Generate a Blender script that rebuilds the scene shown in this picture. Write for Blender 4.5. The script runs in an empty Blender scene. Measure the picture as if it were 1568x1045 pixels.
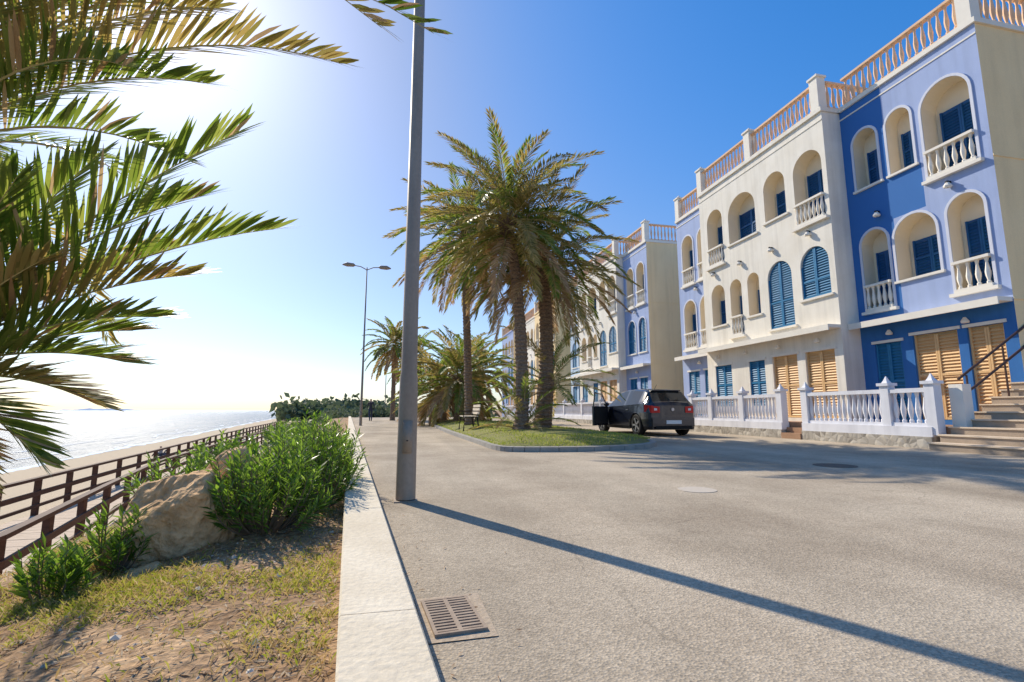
import bpy, math, random
from mathutils import Vector, noise
random.seed(7)
R=random.random
def U(a,b): return a+(b-a)*R()
scene=bpy.context.scene
scene.view_settings.view_transform='Standard'
scene.view_settings.look='None'
scene.view_settings.exposure=0
COL=scene.collection

# ------------------------------------------------------------------ materials
def newmat(name):
    m=bpy.data.materials.new(name); m.use_nodes=True
    nt=m.node_tree
    return m,nt,nt.nodes,nt.links,nt.nodes['Principled BSDF']
def pmat(name,c1,c2=None,scale=3.0,rough=0.7,bump=0.0,bscale=40,detail=6,metal=0,fine=0.0,spec=0.3,stretch=None,bdist=0.02,streak=0.0):
    m,nt,N,L,b=newmat(name)
    b.inputs['Roughness'].default_value=rough
    b.inputs['Metallic'].default_value=metal
    b.inputs['Specular IOR Level'].default_value=spec
    if c2 is None: c2=tuple(x*0.85 for x in c1)
    tc=N.new('ShaderNodeTexCoord')
    src=tc.outputs['Object']
    if stretch:
        mp=N.new('ShaderNodeMapping'); mp.inputs['Scale'].default_value=stretch
        L.new(src,mp.inputs['Vector']); src=mp.outputs['Vector']
    n=N.new('ShaderNodeTexNoise'); n.inputs['Scale'].default_value=scale; n.inputs['Detail'].default_value=detail
    n.inputs['Roughness'].default_value=0.6
    L.new(src,n.inputs['Vector'])
    r=N.new('ShaderNodeValToRGB')
    r.color_ramp.elements[0].position=0.32; r.color_ramp.elements[1].position=0.68
    r.color_ramp.elements[0].color=(*c2,1); r.color_ramp.elements[1].color=(*c1,1)
    L.new(n.outputs['Fac'],r.inputs['Fac'])
    out=r.outputs['Color']
    def scaled(out,src,sc,amt,lo=.3,hi=.7,up=True):
        n2=N.new('ShaderNodeTexNoise'); n2.inputs['Scale'].default_value=sc; n2.inputs['Detail'].default_value=4
        L.new(src,n2.inputs['Vector'])
        mr=N.new('ShaderNodeMapRange'); mr.inputs['From Min'].default_value=lo; mr.inputs['From Max'].default_value=hi
        mr.inputs['To Min'].default_value=1-amt; mr.inputs['To Max'].default_value=1+(amt if up else 0)
        L.new(n2.outputs['Fac'],mr.inputs['Value'])
        mx=N.new('ShaderNodeVectorMath'); mx.operation='SCALE'
        L.new(out,mx.inputs[0]); L.new(mr.outputs[0],mx.inputs['Scale'])
        return mx.outputs[0]
    if fine>0: out=scaled(out,tc.outputs['Object'],bscale,fine)
    if streak>0:
        mp=N.new('ShaderNodeMapping'); mp.inputs['Scale'].default_value=(5,5,.35)
        L.new(tc.outputs['Object'],mp.inputs['Vector'])
        out=scaled(out,mp.outputs['Vector'],1.0,streak,.3,.55,False)
    L.new(out,b.inputs['Base Color'])
    if bump>0:
        n3=N.new('ShaderNodeTexNoise'); n3.inputs['Scale'].default_value=bscale; n3.inputs['Detail'].default_value=5
        L.new(tc.outputs['Object'],n3.inputs['Vector'])
        bp=N.new('ShaderNodeBump'); bp.inputs['Strength'].default_value=bump; bp.inputs['Distance'].default_value=bdist
        L.new(n3.outputs['Fac'],bp.inputs['Height']); L.new(bp.outputs[0],b.inputs['Normal'])
    return m
def leafmat(name,cols,transl=0.4,rough=0.45):
    m,nt,N,L,b=newmat(name)
    g=N.new('ShaderNodeNewGeometry')
    r=N.new('ShaderNodeValToRGB'); cr=r.color_ramp
    while len(cr.elements)<len(cols): cr.elements.new(0.5)
    for i,c in enumerate(cols):
        cr.elements[i].position=i/(len(cols)-1); cr.elements[i].color=(*c,1)
    L.new(g.outputs['Random Per Island'],r.inputs['Fac'])
    L.new(r.outputs['Color'],b.inputs['Base Color'])
    b.inputs['Roughness'].default_value=rough; b.inputs['Specular IOR Level'].default_value=0.35
    t=N.new('ShaderNodeBsdfTranslucent')
    hs=N.new('ShaderNodeHueSaturation'); hs.inputs['Value'].default_value=1.9; hs.inputs['Saturation'].default_value=1.1
    L.new(r.outputs['Color'],hs.inputs['Color']); L.new(hs.outputs[0],t.inputs['Color'])
    mx=N.new('ShaderNodeMixShader'); mx.inputs[0].default_value=transl
    L.new(b.outputs[0],mx.inputs[1]); L.new(t.outputs[0],mx.inputs[2])
    L.new(mx.outputs[0],N['Material Output'].inputs['Surface'])
    return m

# ------------------------------------------------------------------ mesh builder
class MB:
    def __init__(s): s.v=[]; s.f=[]; s.m=[]
    def face(s,pts,mi=0):
        k=len(s.v); s.v.extend([tuple(p) for p in pts]); s.f.append(tuple(range(k,k+len(pts)))); s.m.append(mi)
    def box(s,x0,x1,y0,y1,z0,z1,mi=0):
        k=len(s.v)
        s.v.extend([(x0,y0,z0),(x1,y0,z0),(x1,y1,z0),(x0,y1,z0),(x0,y0,z1),(x1,y0,z1),(x1,y1,z1),(x0,y1,z1)])
        for q in ((0,3,2,1),(4,5,6,7),(0,1,5,4),(1,2,6,5),(2,3,7,6),(3,0,4,7)):
            s.f.append(tuple(k+i for i in q)); s.m.append(mi)
    def obox(s,p,q,w,h,mi=0,up=Vector((0,0,1))):
        p=Vector(p);q=Vector(q);d=(q-p).normalized(); sd=d.cross(up)
        if sd.length<1e-4: sd=Vector((1,0,0))
        sd.normalize(); n=sd.cross(d); k=len(s.v)
        for c in (p,q):
            for a,b in ((-1,-1),(1,-1),(1,1),(-1,1)):
                s.v.append(tuple(c+sd*a*w/2+n*b*h/2))
        for f in ((0,1,2,3),(7,6,5,4),(0,4,5,1),(1,5,6,2),(2,6,7,3),(3,7,4,0)):
            s.f.append(tuple(k+i for i in f)); s.m.append(mi)
    def lathe(s,c,prof,n=8,mi=0,rot=0):
        k=len(s.v)
        for (r,z) in prof:
            for i in range(n):
                a=2*math.pi*(i+rot)/n; s.v.append((c[0]+r*math.cos(a),c[1]+r*math.sin(a),c[2]+z))
        for j in range(len(prof)-1):
            for i in range(n):
                i2=(i+1)%n
                s.f.append((k+j*n+i,k+j*n+i2,k+(j+1)*n+i2,k+(j+1)*n+i)); s.m.append(mi)
        s.f.append(tuple(k+(len(prof)-1)*n+i for i in range(n))); s.m.append(mi)
    def tube(s,pts,rad,n=6,mi=0,cap=True):
        pts=[Vector(p) for p in pts]; k=len(s.v)
        for j,p in enumerate(pts):
            d=(pts[min(j+1,len(pts)-1)]-pts[max(j-1,0)])
            if d.length<1e-6: d=Vector((0,0,1))
            d.normalize()
            ref=Vector((1,0,0)) if abs(d.z)>0.8 else Vector((0,0,1))
            a=d.cross(ref).normalized(); b=d.cross(a)
            r=rad[j] if hasattr(rad,'__len__') else rad
            for i in range(n):
                t=2*math.pi*i/n; s.v.append(tuple(p+a*r*math.cos(t)+b*r*math.sin(t)))
        for j in range(len(pts)-1):
            for i in range(n):
                i2=(i+1)%n
                s.f.append((k+j*n+i,k+j*n+i2,k+(j+1)*n+i2,k+(j+1)*n+i)); s.m.append(mi)
        if cap:
            s.f.append(tuple(k+i for i in range(n))); s.m.append(mi)
            s.f.append(tuple(k+(len(pts)-1)*n+i for i in range(n))); s.m.append(mi)
    def leaf(s,p,d,n,L,w,droop=0.1,mi=0,seg=1):
        sd=d.cross(n)
        if sd.length<1e-5: sd=Vector((1,0,0))
        sd.normalize(); k=len(s.v); up=Vector((0,0,1))
        if seg==1:
            m=p+d*(L*.45); t=p+d*L-up*(droop*L)
            s.v.extend([tuple(p),tuple(m+sd*w*.5),tuple(t),tuple(m-sd*w*.5)])
            s.f.append((k,k+1,k+2,k+3)); s.m.append(mi)
        else:
            a=p+d*(L*.35); b=p+d*(L*.7)-up*(droop*L*.4); t=p+d*L-up*(droop*L)
            s.v.extend([tuple(p-sd*w*.2),tuple(p+sd*w*.2),tuple(a+sd*w*.5),tuple(a-sd*w*.5),tuple(b+sd*w*.42),tuple(b-sd*w*.42),tuple(t)])
            s.f.extend([(k,k+1,k+2,k+3),(k+3,k+2,k+4,k+5),(k+5,k+4,k+6)]); s.m.extend([mi]*3)
    def obj(s,name,mats,parent=None,smooth=False,fixn=False):
        me=bpy.data.meshes.new(name); me.from_pydata(s.v,[],s.f)
        for m in mats: me.materials.append(m)
        me.polygons.foreach_set('material_index',s.m)
        if smooth: me.polygons.foreach_set('use_smooth',[True]*len(s.f))
        me.update()
        o=bpy.data.objects.new(name,me); COL.objects.link(o)
        if parent: o.parent=parent
        return o
def empty(name,loc=(0,0,0)):
    e=bpy.data.objects.new(name,None); e.location=loc; e.empty_display_size=.3; COL.objects.link(e); return e

# ------------------------------------------------------------------ colours
M_white=pmat('white_plaster',(.90,.84,.73),(.82,.75,.63),1.2,.85,.25,60,fine=.03,streak=.12)
M_blue=pmat('blue_plaster',(.40,.48,.70),(.35,.43,.65),1.0,.85,.25,60,fine=.03,streak=.10)
M_blue2=pmat('deep_blue_plaster',(.045,.18,.46),(.035,.15,.40),1.0,.85,.2,60,streak=.1)
M_cyan=pmat('pale_blue_plaster',(.50,.62,.74),(.45,.57,.69),1.0,.85,.2,60,streak=.1)
M_cream=pmat('cream_plaster',(.97,.74,.42),(.92,.68,.37),.8,.9,.25,50,fine=.04,streak=.08)
M_inner=pmat('loggia_plaster',(.90,.77,.57),(.84,.71,.51),1.0,.85)
M_navy=pmat('navy_shutter',(.015,.10,.26),(.012,.08,.21),5,.5)
M_teal=pmat('blue_shutter',(.03,.22,.42),(.025,.18,.35),5,.5)
M_tan=pmat('varnished_wood_shutter',(.82,.53,.25),(.74,.45,.20),4,.5,stretch=(8,8,1))
M_peach=pmat('peach_balustrade',(.84,.58,.38),(.74,.48,.30),3,.8)
M_trim=pmat('white_trim',(.88,.82,.71),(.82,.75,.64),2,.8)
M_rim=pmat('arch_rim_plaster',(.70,.71,.77),(.64,.65,.72),2,.8)
M_fence=pmat('painted_fence',(.80,.79,.81),(.72,.71,.74),2,.8,streak=.12)
M_terrc=pmat('terracotta_floor',(.42,.25,.15),(.34,.20,.12),4,.8)
M_metal=pmat('dark_metal',(.03,.03,.035),(.02,.02,.02),4,.45,metal=.6)
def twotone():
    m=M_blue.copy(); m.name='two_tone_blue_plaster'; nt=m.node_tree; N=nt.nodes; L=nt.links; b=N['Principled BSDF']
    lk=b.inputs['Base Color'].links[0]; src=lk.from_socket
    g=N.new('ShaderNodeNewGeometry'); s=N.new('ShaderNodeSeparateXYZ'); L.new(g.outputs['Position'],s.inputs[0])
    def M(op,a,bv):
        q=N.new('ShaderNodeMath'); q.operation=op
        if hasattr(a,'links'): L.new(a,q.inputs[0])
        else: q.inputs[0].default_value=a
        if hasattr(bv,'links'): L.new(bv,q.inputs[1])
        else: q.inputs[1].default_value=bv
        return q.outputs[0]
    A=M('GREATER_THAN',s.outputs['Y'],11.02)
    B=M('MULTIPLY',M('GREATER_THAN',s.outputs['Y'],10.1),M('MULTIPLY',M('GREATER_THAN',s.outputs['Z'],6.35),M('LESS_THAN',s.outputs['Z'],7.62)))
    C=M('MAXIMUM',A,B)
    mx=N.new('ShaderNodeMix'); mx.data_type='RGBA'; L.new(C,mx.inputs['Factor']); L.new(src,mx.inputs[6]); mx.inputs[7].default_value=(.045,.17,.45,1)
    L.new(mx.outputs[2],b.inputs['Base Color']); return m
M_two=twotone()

# ------------------------------------------------------------------ buildings
BAL=[(.045,0),(.05,.06),(.028,.10),(.055,.26),(.06,.36),(.035,.56),(.026,.66),(.045,.76),(.05,.80)]
def balrow(mb,p,q,z,h,mi=0,sp=.19,rail=.07,n=6,slab=.08):
    p=Vector((p[0],p[1],0)); q=Vector((q[0],q[1],0)); L=(q-p).length; k=max(1,int(L/sp)); d=(q-p)/k
    hb=h-rail-slab
    for i in range(k):
        c=p+d*(i+.5)
        mb.lathe((c.x,c.y,z+slab),[(r*1.0,zz/.8*hb) for r,zz in BAL],n,mi)
    mb.obox((p.x,p.y,z+slab/2),(q.x,q.y,z+slab/2),.16,slab,mi)
    mb.obox((p.x,p.y,z+h-rail/2),(q.x,q.y,z+h-rail/2),.18,rail,mi)
def post(mb,x,y,z,h,w=.3,mi=0):
    mb.box(x-w/2,x+w/2,y-w/2,y+w/2,z,z+h,mi)
    mb.box(x-w/2-.04,x+w/2+.04,y-w/2-.04,y+w/2+.04,z+h,z+h+.07,mi)
    mb.lathe((x,y,z+h+.07),[(w*.5,0),(w*.3,.06),(w*.12,.14),(.01,.17)],4,mi,rot=.5)
def outline(a,b,s,t,arch):
    if not arch: return [(a,s),(a,t),(b,t),(b,s)]
    r=(b-a)/2; rise=min(r,.75); sp=t-rise; c=(a+b)/2; pts=[(a,s)]
    n=14
    for i in range(n+1):
        an=math.pi*(1-i/n); pts.append((c+r*math.cos(an),sp+rise*math.sin(an)))
    pts.append((b,s)); return pts
def slats(mb,x,a,b,s,t,arch,mi,leaves=2):
    r=(b-a)/2; rise=min(r,.75) if arch else 0; sp=t-rise; c=(a+b)/2; fw=.05
    def half(z):
        if arch and z>sp: 
            q=(z-sp)/rise
            return r*math.sqrt(max(0,1-q*q))
        return r
    for l in range(leaves):
        y0=a+(b-a)*l/leaves; y1=a+(b-a)*(l+1)/leaves
        zt0=sp if l==0 else t-.04; zt1=sp if l==leaves-1 else t-.04
        mb.box(x-.045,x,y0+.004,y0+fw,s+.01,zt0,mi); mb.box(x-.045,x,y1-fw,y1-.004,s+.01,zt1,mi)
        for zz in (s+.01,s+(sp-s)*.5):
            mb.box(x-.043,x,y0+fw,y1-fw,zz,zz+.06,mi)
    z=s+.09
    while z<t-.06:
        h=half(z+.05)-.02
        y0,y1=c-h,c+h
        if y1-y0>.08: mb.face([(x-.035,y0,z),(x-.035,y1,z),(x-.004,y1,z+.045),(x-.004,y0,z+.045)],mi)
        z+=.085
def storey(W,D,xf,y0,y1,z0,z1,ops,mw,trim):
    ops=sorted(ops,key=lambda o:o['a'])
    if not ops:
        W.face([(xf,y0,z0),(xf,y1,z0),(xf,y1,z1),(xf,y0,z1)],mw); return
    bs=[y0]+[(ops[i]['b']+ops[i+1]['a'])/2 for i in range(len(ops)-1)]+[y1]
    def Q(a,b,c,d): 
        if b-a>1e-4 and d-c>1e-4: W.face([(xf,a,c),(xf,b,c),(xf,b,d),(xf,a,d)],mw)
    for i,o in enumerate(ops):
        ya,yb=bs[i],bs[i+1]; a,b,s,t=o['a'],o['b'],o['s'],o['t']; arch=o.get('arch',True)
        ol=outline(a,b,s,t,arch)
        Q(ya,a,z0,z1); Q(b,yb,z0,z1); Q(a,b,z0,s)
        top=ol[1:-1]
        for j in range(len(top)-1):
            (p0,q0),(p1,q1)=top[j],top[j+1]
            W.face([(xf,p0,q0),(xf,p1,q1),(xf,p1,z1),(xf,p0,z1)],mw)
        k=o['k']; dep={'log':.52 if (b-a)>1.0 else .42,'shut':.10,'wood':.12}[k]
        n=len(ol)
        for j in range(n):
            (p0,q0),(p1,q1)=ol[j],ol[(j+1)%n]
            W.face([(xf,p0,q0),(xf,p1,q1),(xf+dep,p1,q1),(xf+dep,p0,q0)],3 if k=='log' else mw)
        if k=='log':
            W.face([(xf+dep,p,q) for p,q in ol],3)
            tt=t-.62
            D.box(xf+dep-.04,xf+dep-.01,a+.04,b-.14,s+.02,tt,0)
            slats(D,xf+dep-.04,a+.04,b-.14,s+.02,tt,False,0)
        else:
            D.face([(xf+dep-.005,p,q) for p,q in ol],o['c'])
            slats(D,xf+dep-.02,a,b,s,t,arch,o['c'])
        if trim and arch:
            w=.07; r=(b-a)/2; rise=min(r,.75); sp=t-rise; c=(a+b)/2
            oo=[(a-w,s)]+[(c+(r+w)*math.cos(math.pi*(1-q/14)),sp+(rise+w)*math.sin(math.pi*(1-q/14))) for q in range(15)]+[(b+w,s)]
            for j in range(len(ol)-1):
                p0,p1,q0,q1=ol[j],ol[j+1],oo[j],oo[j+1]
                D.face([(xf-.03,*p0),(xf-.03,*p1),(xf-.03,*q1),(xf-.03,*q0)],6)
                D.face([(xf-.03,*q0),(xf-.03,*q1),(xf,*q1),(xf,*q0)],6)
                D.face([(xf-.03,*p0),(xf-.03,*p1),(xf+.003,*p1),(xf+.003,*p0)],6)
        if o.get('bal'):
            D.box(xf-.12,xf+.05,a-.12,b+.12,s-.09,s-.005,4)
            balrow(D,(xf-.02,a),(xf-.02,b),s,.80,4,sp=.17)
        elif arch:
            D.box(xf-.07,xf+.02,a-.1,b+.1,s-.07,s-.003,4)
        if k=='wood' or (k=='shut' and not arch):
            D.box(xf-.03,xf,a-.08,b+.08,t,t+.08,4)
def O(a,b,s,t,k='log',c=1,bal=False,arch=True): return dict(a=a,b=b,s=s,t=t,k=k,c=c,bal=bal,arch=arch)
ZT=10.5
def unit(name,xf,y0,y1,ops,wall,cap_lo=None,cap_hi=None,x1=21.5,trim=False,posts=(),low=None,peach=M_peach,side_bal=True,gnd=None):
    E=empty(name,(0,0,0)); W=MB(); D=MB(); P=MB()
    storey(W,D,xf,y0,y1,0.0,3.4,ops[0],0 if not gnd else 4,trim)
    storey(W,D,xf,y0,y1,3.4,6.95,ops[1],0,trim)
    storey(W,D,xf,y0,y1,6.95,ZT,ops[2],0,trim)
    W.face([(xf,y0,0),(x1,y0,0),(x1,y0,ZT),(xf,y0,ZT)],1)
    W.face([(xf,y1,0),(x1,y1,0),(x1,y1,ZT),(xf,y1,ZT)],2)
    W.face([(x1,y0,0),(x1,y1,0),(x1,y1,ZT),(x1,y0,ZT)],0)
    W.face([(xf,y0,ZT),(x1,y0,ZT),(x1,y1,ZT),(xf,y1,ZT)],3)
    W.box(xf-.07,xf+.3,y0-.05,y1+.002,ZT+.003,ZT+.14,5)
    W.box(xf+.302,x1,y0-.05,y0+.1,ZT+.003,ZT+.14,5)
    W.box(xf-.02,xf,y0,y1,ZT-.28,ZT-.24,5)
    if cap_lo:
        for zz in (3.4,6.95): W.box(xf,x1,y0-.018,y0,zz,zz+.05,1)
    W.obj('walls',[wall,cap_lo or wall,cap_hi or wall,M_inner,gnd or wall,M_trim if trim else wall],E)
    D.box(xf-.42,xf+.0,y0+.02,y1-.02,3.36,3.46,4)
    D.box(xf-.46,xf-.42,y0+.02,y1-.02,3.28,3.46,4)
    k=int((y1-y0)/1.6)
    for i in range(k):
        yy=y0+(i+.5)*(y1-y0)/k
        D.lathe((xf-.10,yy,6.62),[(.02,-.05),(.09,-.04),(.10,0),(.04,.09)],8,4)
        D.box(xf-.14,xf,yy-.03,yy+.03,6.70,6.75,5)
        D.lathe((xf-.1,yy,3.05),[(.02,-.05),(.08,-.04),(.09,0),(.03,.1)],8,4)
    D.obj('shutters_and_trim',[M_navy,M_teal,M_tan,M_inner,M_trim,M_metal,M_rim],E)
    xs=xf+.1; z=ZT+.14
    balrow(P,(xs,y0+.15),(xs,y1-.15),z,1.0,0,sp=.2)
    for yy in posts: post(P,xs,yy,z,1.1,.32,1)
    if side_bal: balrow(P,(xs+.2,y0+.1),(xs+5.5,y0+.1),z,1.0,0,sp=.22)
    P.obj('roof_balustrade',[peach,M_trim],E)
    return E
def opsB3(o=0):
    g=[O(11.2,12.0,.5,2.8,'shut',1,arch=False),O(9.72,10.86,.6,2.9,'wood',2,arch=False),O(8.72,9.5,.6,2.9,'wood',2,arch=False)]
    m=[O(11.25,12.1,3.8,6.25,bal=True),O(9.9,11.05,4.5,6.28),O(8.76,9.6,3.8,6.3,bal=True)]
    t=[O(11.27,12.05,7.65,9.5),O(10.24,10.95,7.65,9.5),O(8.75,9.94,7.0,9.55,bal=True)]
    return [[{**q,'a':q['a']+o,'b':q['b']+o} for q in l] for l in (g,m,t)]
def opsW(o=0):
    g=[O(12.74,13.9,.6,2.75,'wood',2,arch=False),O(14.25,15.4,.6,2.75,'wood',2,arch=False),O(15.8,16.65,1.0,2.7,'shut',1,arch=False),O(17.7,18.75,1.0,2.7,'shut',1,arch=False)]
    m=[O(12.65,13.8,4.5,6.18,'shut',1),O(14.2,15.35,3.75,6.15,'shut',1),O(15.8,16.45,4.45,6.1),O(16.8,17.5,3.8,6.1,bal=True),O(17.85,18.75,4.4,6.15)]
    t=[O(12.6,13.8,7.0,9.5,bal=True),O(14.2,15.25,7.75,9.5),O(15.75,17.35,7.6,9.5),O(17.75,18.8,7.0,9.5,bal=True)]
    return [[{**q,'a':q['a']+o,'b':q['b']+o} for q in l] for l in (g,m,t)]
def opsB2(y0,sh=False):
    g=[O(y0+.4,y0+1.3,.6,2.7,'shut',1,arch=False),O(y0+1.7,y0+2.6,.6,2.7,'shut',1,arch=False)]
    if sh: m=[O(y0+.35,y0+1.25,4.2,6.2,'shut',1),O(y0+1.65,y0+2.65,4.2,6.2,'shut',1)]
    else: m=[O(y0+.3,y0+1.35,3.8,6.2,bal=True),O(y0+1.7,y0+2.7,3.8,6.2,bal=True)]
    t=[O(y0+.35,y0+1.3,7.0,9.5,bal=True),O(y0+1.7,y0+2.65,7.0,9.5,bal=True)]
    return [g,m,t]
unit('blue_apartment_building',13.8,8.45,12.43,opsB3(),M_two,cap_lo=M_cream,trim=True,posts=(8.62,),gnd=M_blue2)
unit('white_apartment_building',13.1,12.43,19.3,opsW(),M_white,posts=(12.6,15.9,19.15))
unit('blue_apartment_building',13.8,19.302,22.4,opsB2(19.3),M_blue,trim=True,posts=(22.2,),side_bal=False)
unit('blue_apartment_building',13.6,25.3,28.4,opsB2(25.3,True),M_blue,cap_lo=M_cream,trim=True,posts=(25.5,))
unit('white_apartment_building',13.1,28.402,35.27,opsW(15.97),M_white,posts=(28.6,31.9,35.1))
unit('pale_blue_apartment_building',13.5,35.272,38.4,opsB2(35.3,True),M_cyan,posts=(38.2,))
unit('cream_apartment_building',13.2,41.5,48.4,opsW(29.1),M_cream,cap_lo=M_cream,posts=(41.7,48.2))
unit('white_apartment_building',13.5,48.402,55.3,opsW(35.97),M_white,posts=(55.1,))
unit('blue_apartment_building',13.2,58.3,65.2,opsW(45.9),M_blue,cap_lo=M_cream,posts=(58.5,65))

# terrace + fences
def stonemat():
    m,nt,N,L,b=newmat('rubble_stone'); b.inputs['Roughness'].default_value=.9
    tc=N.new('ShaderNodeTexCoord'); v=N.new('ShaderNodeTexVoronoi'); v.inputs['Scale'].default_value=6.5
    L.new(tc.outputs['Object'],v.inputs['Vector'])
    r=N.new('ShaderNodeValToRGB'); r.color_ramp.elements[0].color=(.26,.23,.19,1); r.color_ramp.elements[1].color=(.52,.47,.39,1)
    s=N.new('ShaderNodeSeparateColor'); L.new(v.outputs['Color'],s.inputs[0]); L.new(s.outputs[0],r.inputs['Fac']); L.new(r.outputs['Color'],b.inputs['Base Color'])
    v2=N.new('ShaderNodeTexVoronoi'); v2.feature='DISTANCE_TO_EDGE'; v2.inputs['Scale'].default_value=6.5; L.new(tc.outputs['Object'],v2.inputs['Vector'])
    bp=N.new('ShaderNodeBump'); bp.inputs['Distance'].default_value=.05; bp.inputs['Strength'].default_value=.6
    L.new(v2.outputs['Distance'],bp.inputs['Height']); L.new(bp.outputs[0],b.inputs['Normal'])
    return m
M_stone=stonemat()
def fence(name,x,y0,y1,posts,gaps=()):
    E=empty(name); A=MB(); B=MB()
    segs=[]; cur=y0
    for a,b in gaps: segs.append((cur,a)); cur=b
    segs.append((cur,y1))
    for a,b in segs:
        B.box(x-.17,x+.17,a,b,-.02,.26,0); B.box(x-.14,x+.14,a,b,.26,.48,1)
        pp=[p for p in posts if a-.01<=p<=b+.01]
        pts=sorted(set([a]+pp+[b]))
        for i in range(len(pts)-1):
            if pts[i+1]-pts[i]>.4: balrow(A,(x,pts[i]+.1),(x,pts[i+1]-.1),.48,.88,0,sp=.15,rail=.10)
    for p in posts: post(A,x,p,.30,1.14,.22,0)
    A.obj('balusters',[M_fence],E); B.obj('plinth',[M_stone,M_fence],E)
    return E
fence('balustrade_fence',11.7,8.9,18.5,[8.9,9.97,12.5,13.5,15.3,17.1,18.4],gaps=[(12.6,13.4)])
fence('balustrade_fence',11.9,25.3,56,[25.4,28.4,31.6,35.3,38.4,42,48,55.8])
t=MB(); t.box(11.87,14.0,8.5,22.4,-.02,.48,0); t.box(11.5,11.87,12.62,13.38,-.01,.17,0); t.box(11.72,11.87,12.62,13.38,.17,.33,0)
t.box(12.07,14.0,25.3,56,-.02,.48,0); t.obj('terrace_pavement',[M_terrc])
# exterior stairs
E=empty('outdoor_staircase'); s=MB()
M_conc=pmat('concrete_steps',(.74,.60,.44),(.62,.49,.36),3,.9,.3,50,fine=.08)
M_riser=pmat('step_risers',(.42,.33,.25),(.34,.27,.20),3,.9,.3,50,fine=.08)
for i in range(20):
    x0=11.15+i*.32
    s.box(x0,18.2,4.5,8.40 if i>8 else 8.68,i*.165-.02,(i+1)*.165-.03,1)
    s.box(x0-.03,18.2,4.5,8.42 if i>8 else 8.70,(i+1)*.165-.03,(i+1)*.165,0)
s.obj('steps',[M_conc,M_riser],E)
h=MB()
h.box(11.95,12.2,8.46,8.74,0,1.42,0)
h.obj('newel_post',[M_trim],E)
h=MB()
for dz in (0,.42,):
    h.tube([(12.0,8.55,1.15+dz*.9),(12.4,8.5,1.38+dz),(16.5,8.3,3.9+dz)],.028,8,0)
for i in range(5):
    x=12.2+i*1.1; h.tube([(x,8.52-.04*i,.6+i*.55),(x,8.52-.04*i,1.62+i*.67)],.022,6,0)
h.obj('handrail',[pmat('brown_handrail',(.10,.05,.035),(.07,.04,.03),3,.4)],E)

# ------------------------------------------------------------------ terrain
def xr(y): return .266-.095*y
def xl(y): return xr(y)-.27
PROF=[(-1,-.02),(0,-.0),(.6,-.03),(1,-.07),(2,-.2),(2.5,-.44),(3,-.78),(3.6,-1.45),(4.1,-1.88),(7.6,-1.9),(8.3,-2.0),(10,-2.15)]
def dshore(y): return 16.4+.06*max(y,0)
def prof(d,y):
    ds=dshore(y)
    if d<=-1: return -.02
    for (a,za),(b,zb) in zip(PROF,PROF[1:]):
        if d<=b: return za+(zb-za)*(d-a)/(b-a)
    if d<=ds: return -2.15-.45*(d-10)/(ds-10)
    return max(-2.6-(d-ds)*.12,-8)
def gz(x,y):
    d=xl(y)-x; z=prof(d,y)
    if d>.05: 
        a=min(1,(d-.05)*3)*(1 if d<9 else .4)
        z+=a*.05*noise.noise(Vector((x*1.6,y*1.6,0)))+a*.02*noise.noise(Vector((x*6,y*6,3)))
    return z
ds=[-4000,-800,-200,-60,-20,-5,-1.0,-.2]+[i*.12 for i in range(0,40)]+[4.8+i*.5 for i in range(44)]+[28,34,45,60,120,300]
ys=[-60,-30,-12,-5,-2]+[-1+i*.14 for i in range(80)]+[10.2+i*.8 for i in range(50)]+[50+i*6 for i in range(30)]+[240,300,400,600,1000,1800,3500]
g=MB(); nx=len(ds)
for y in ys:
    for d in ds:
        x=xl(min(y,400))-d
        g.v.append((x,y,gz(x,y) if y<400 else prof(d,y)))
for j in range(len(ys)-1):
    for i in range(nx-1):
        k=j*nx+i; g.f.append((k,k+nx,k+nx+1,k+1)); g.m.append(0)
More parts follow.
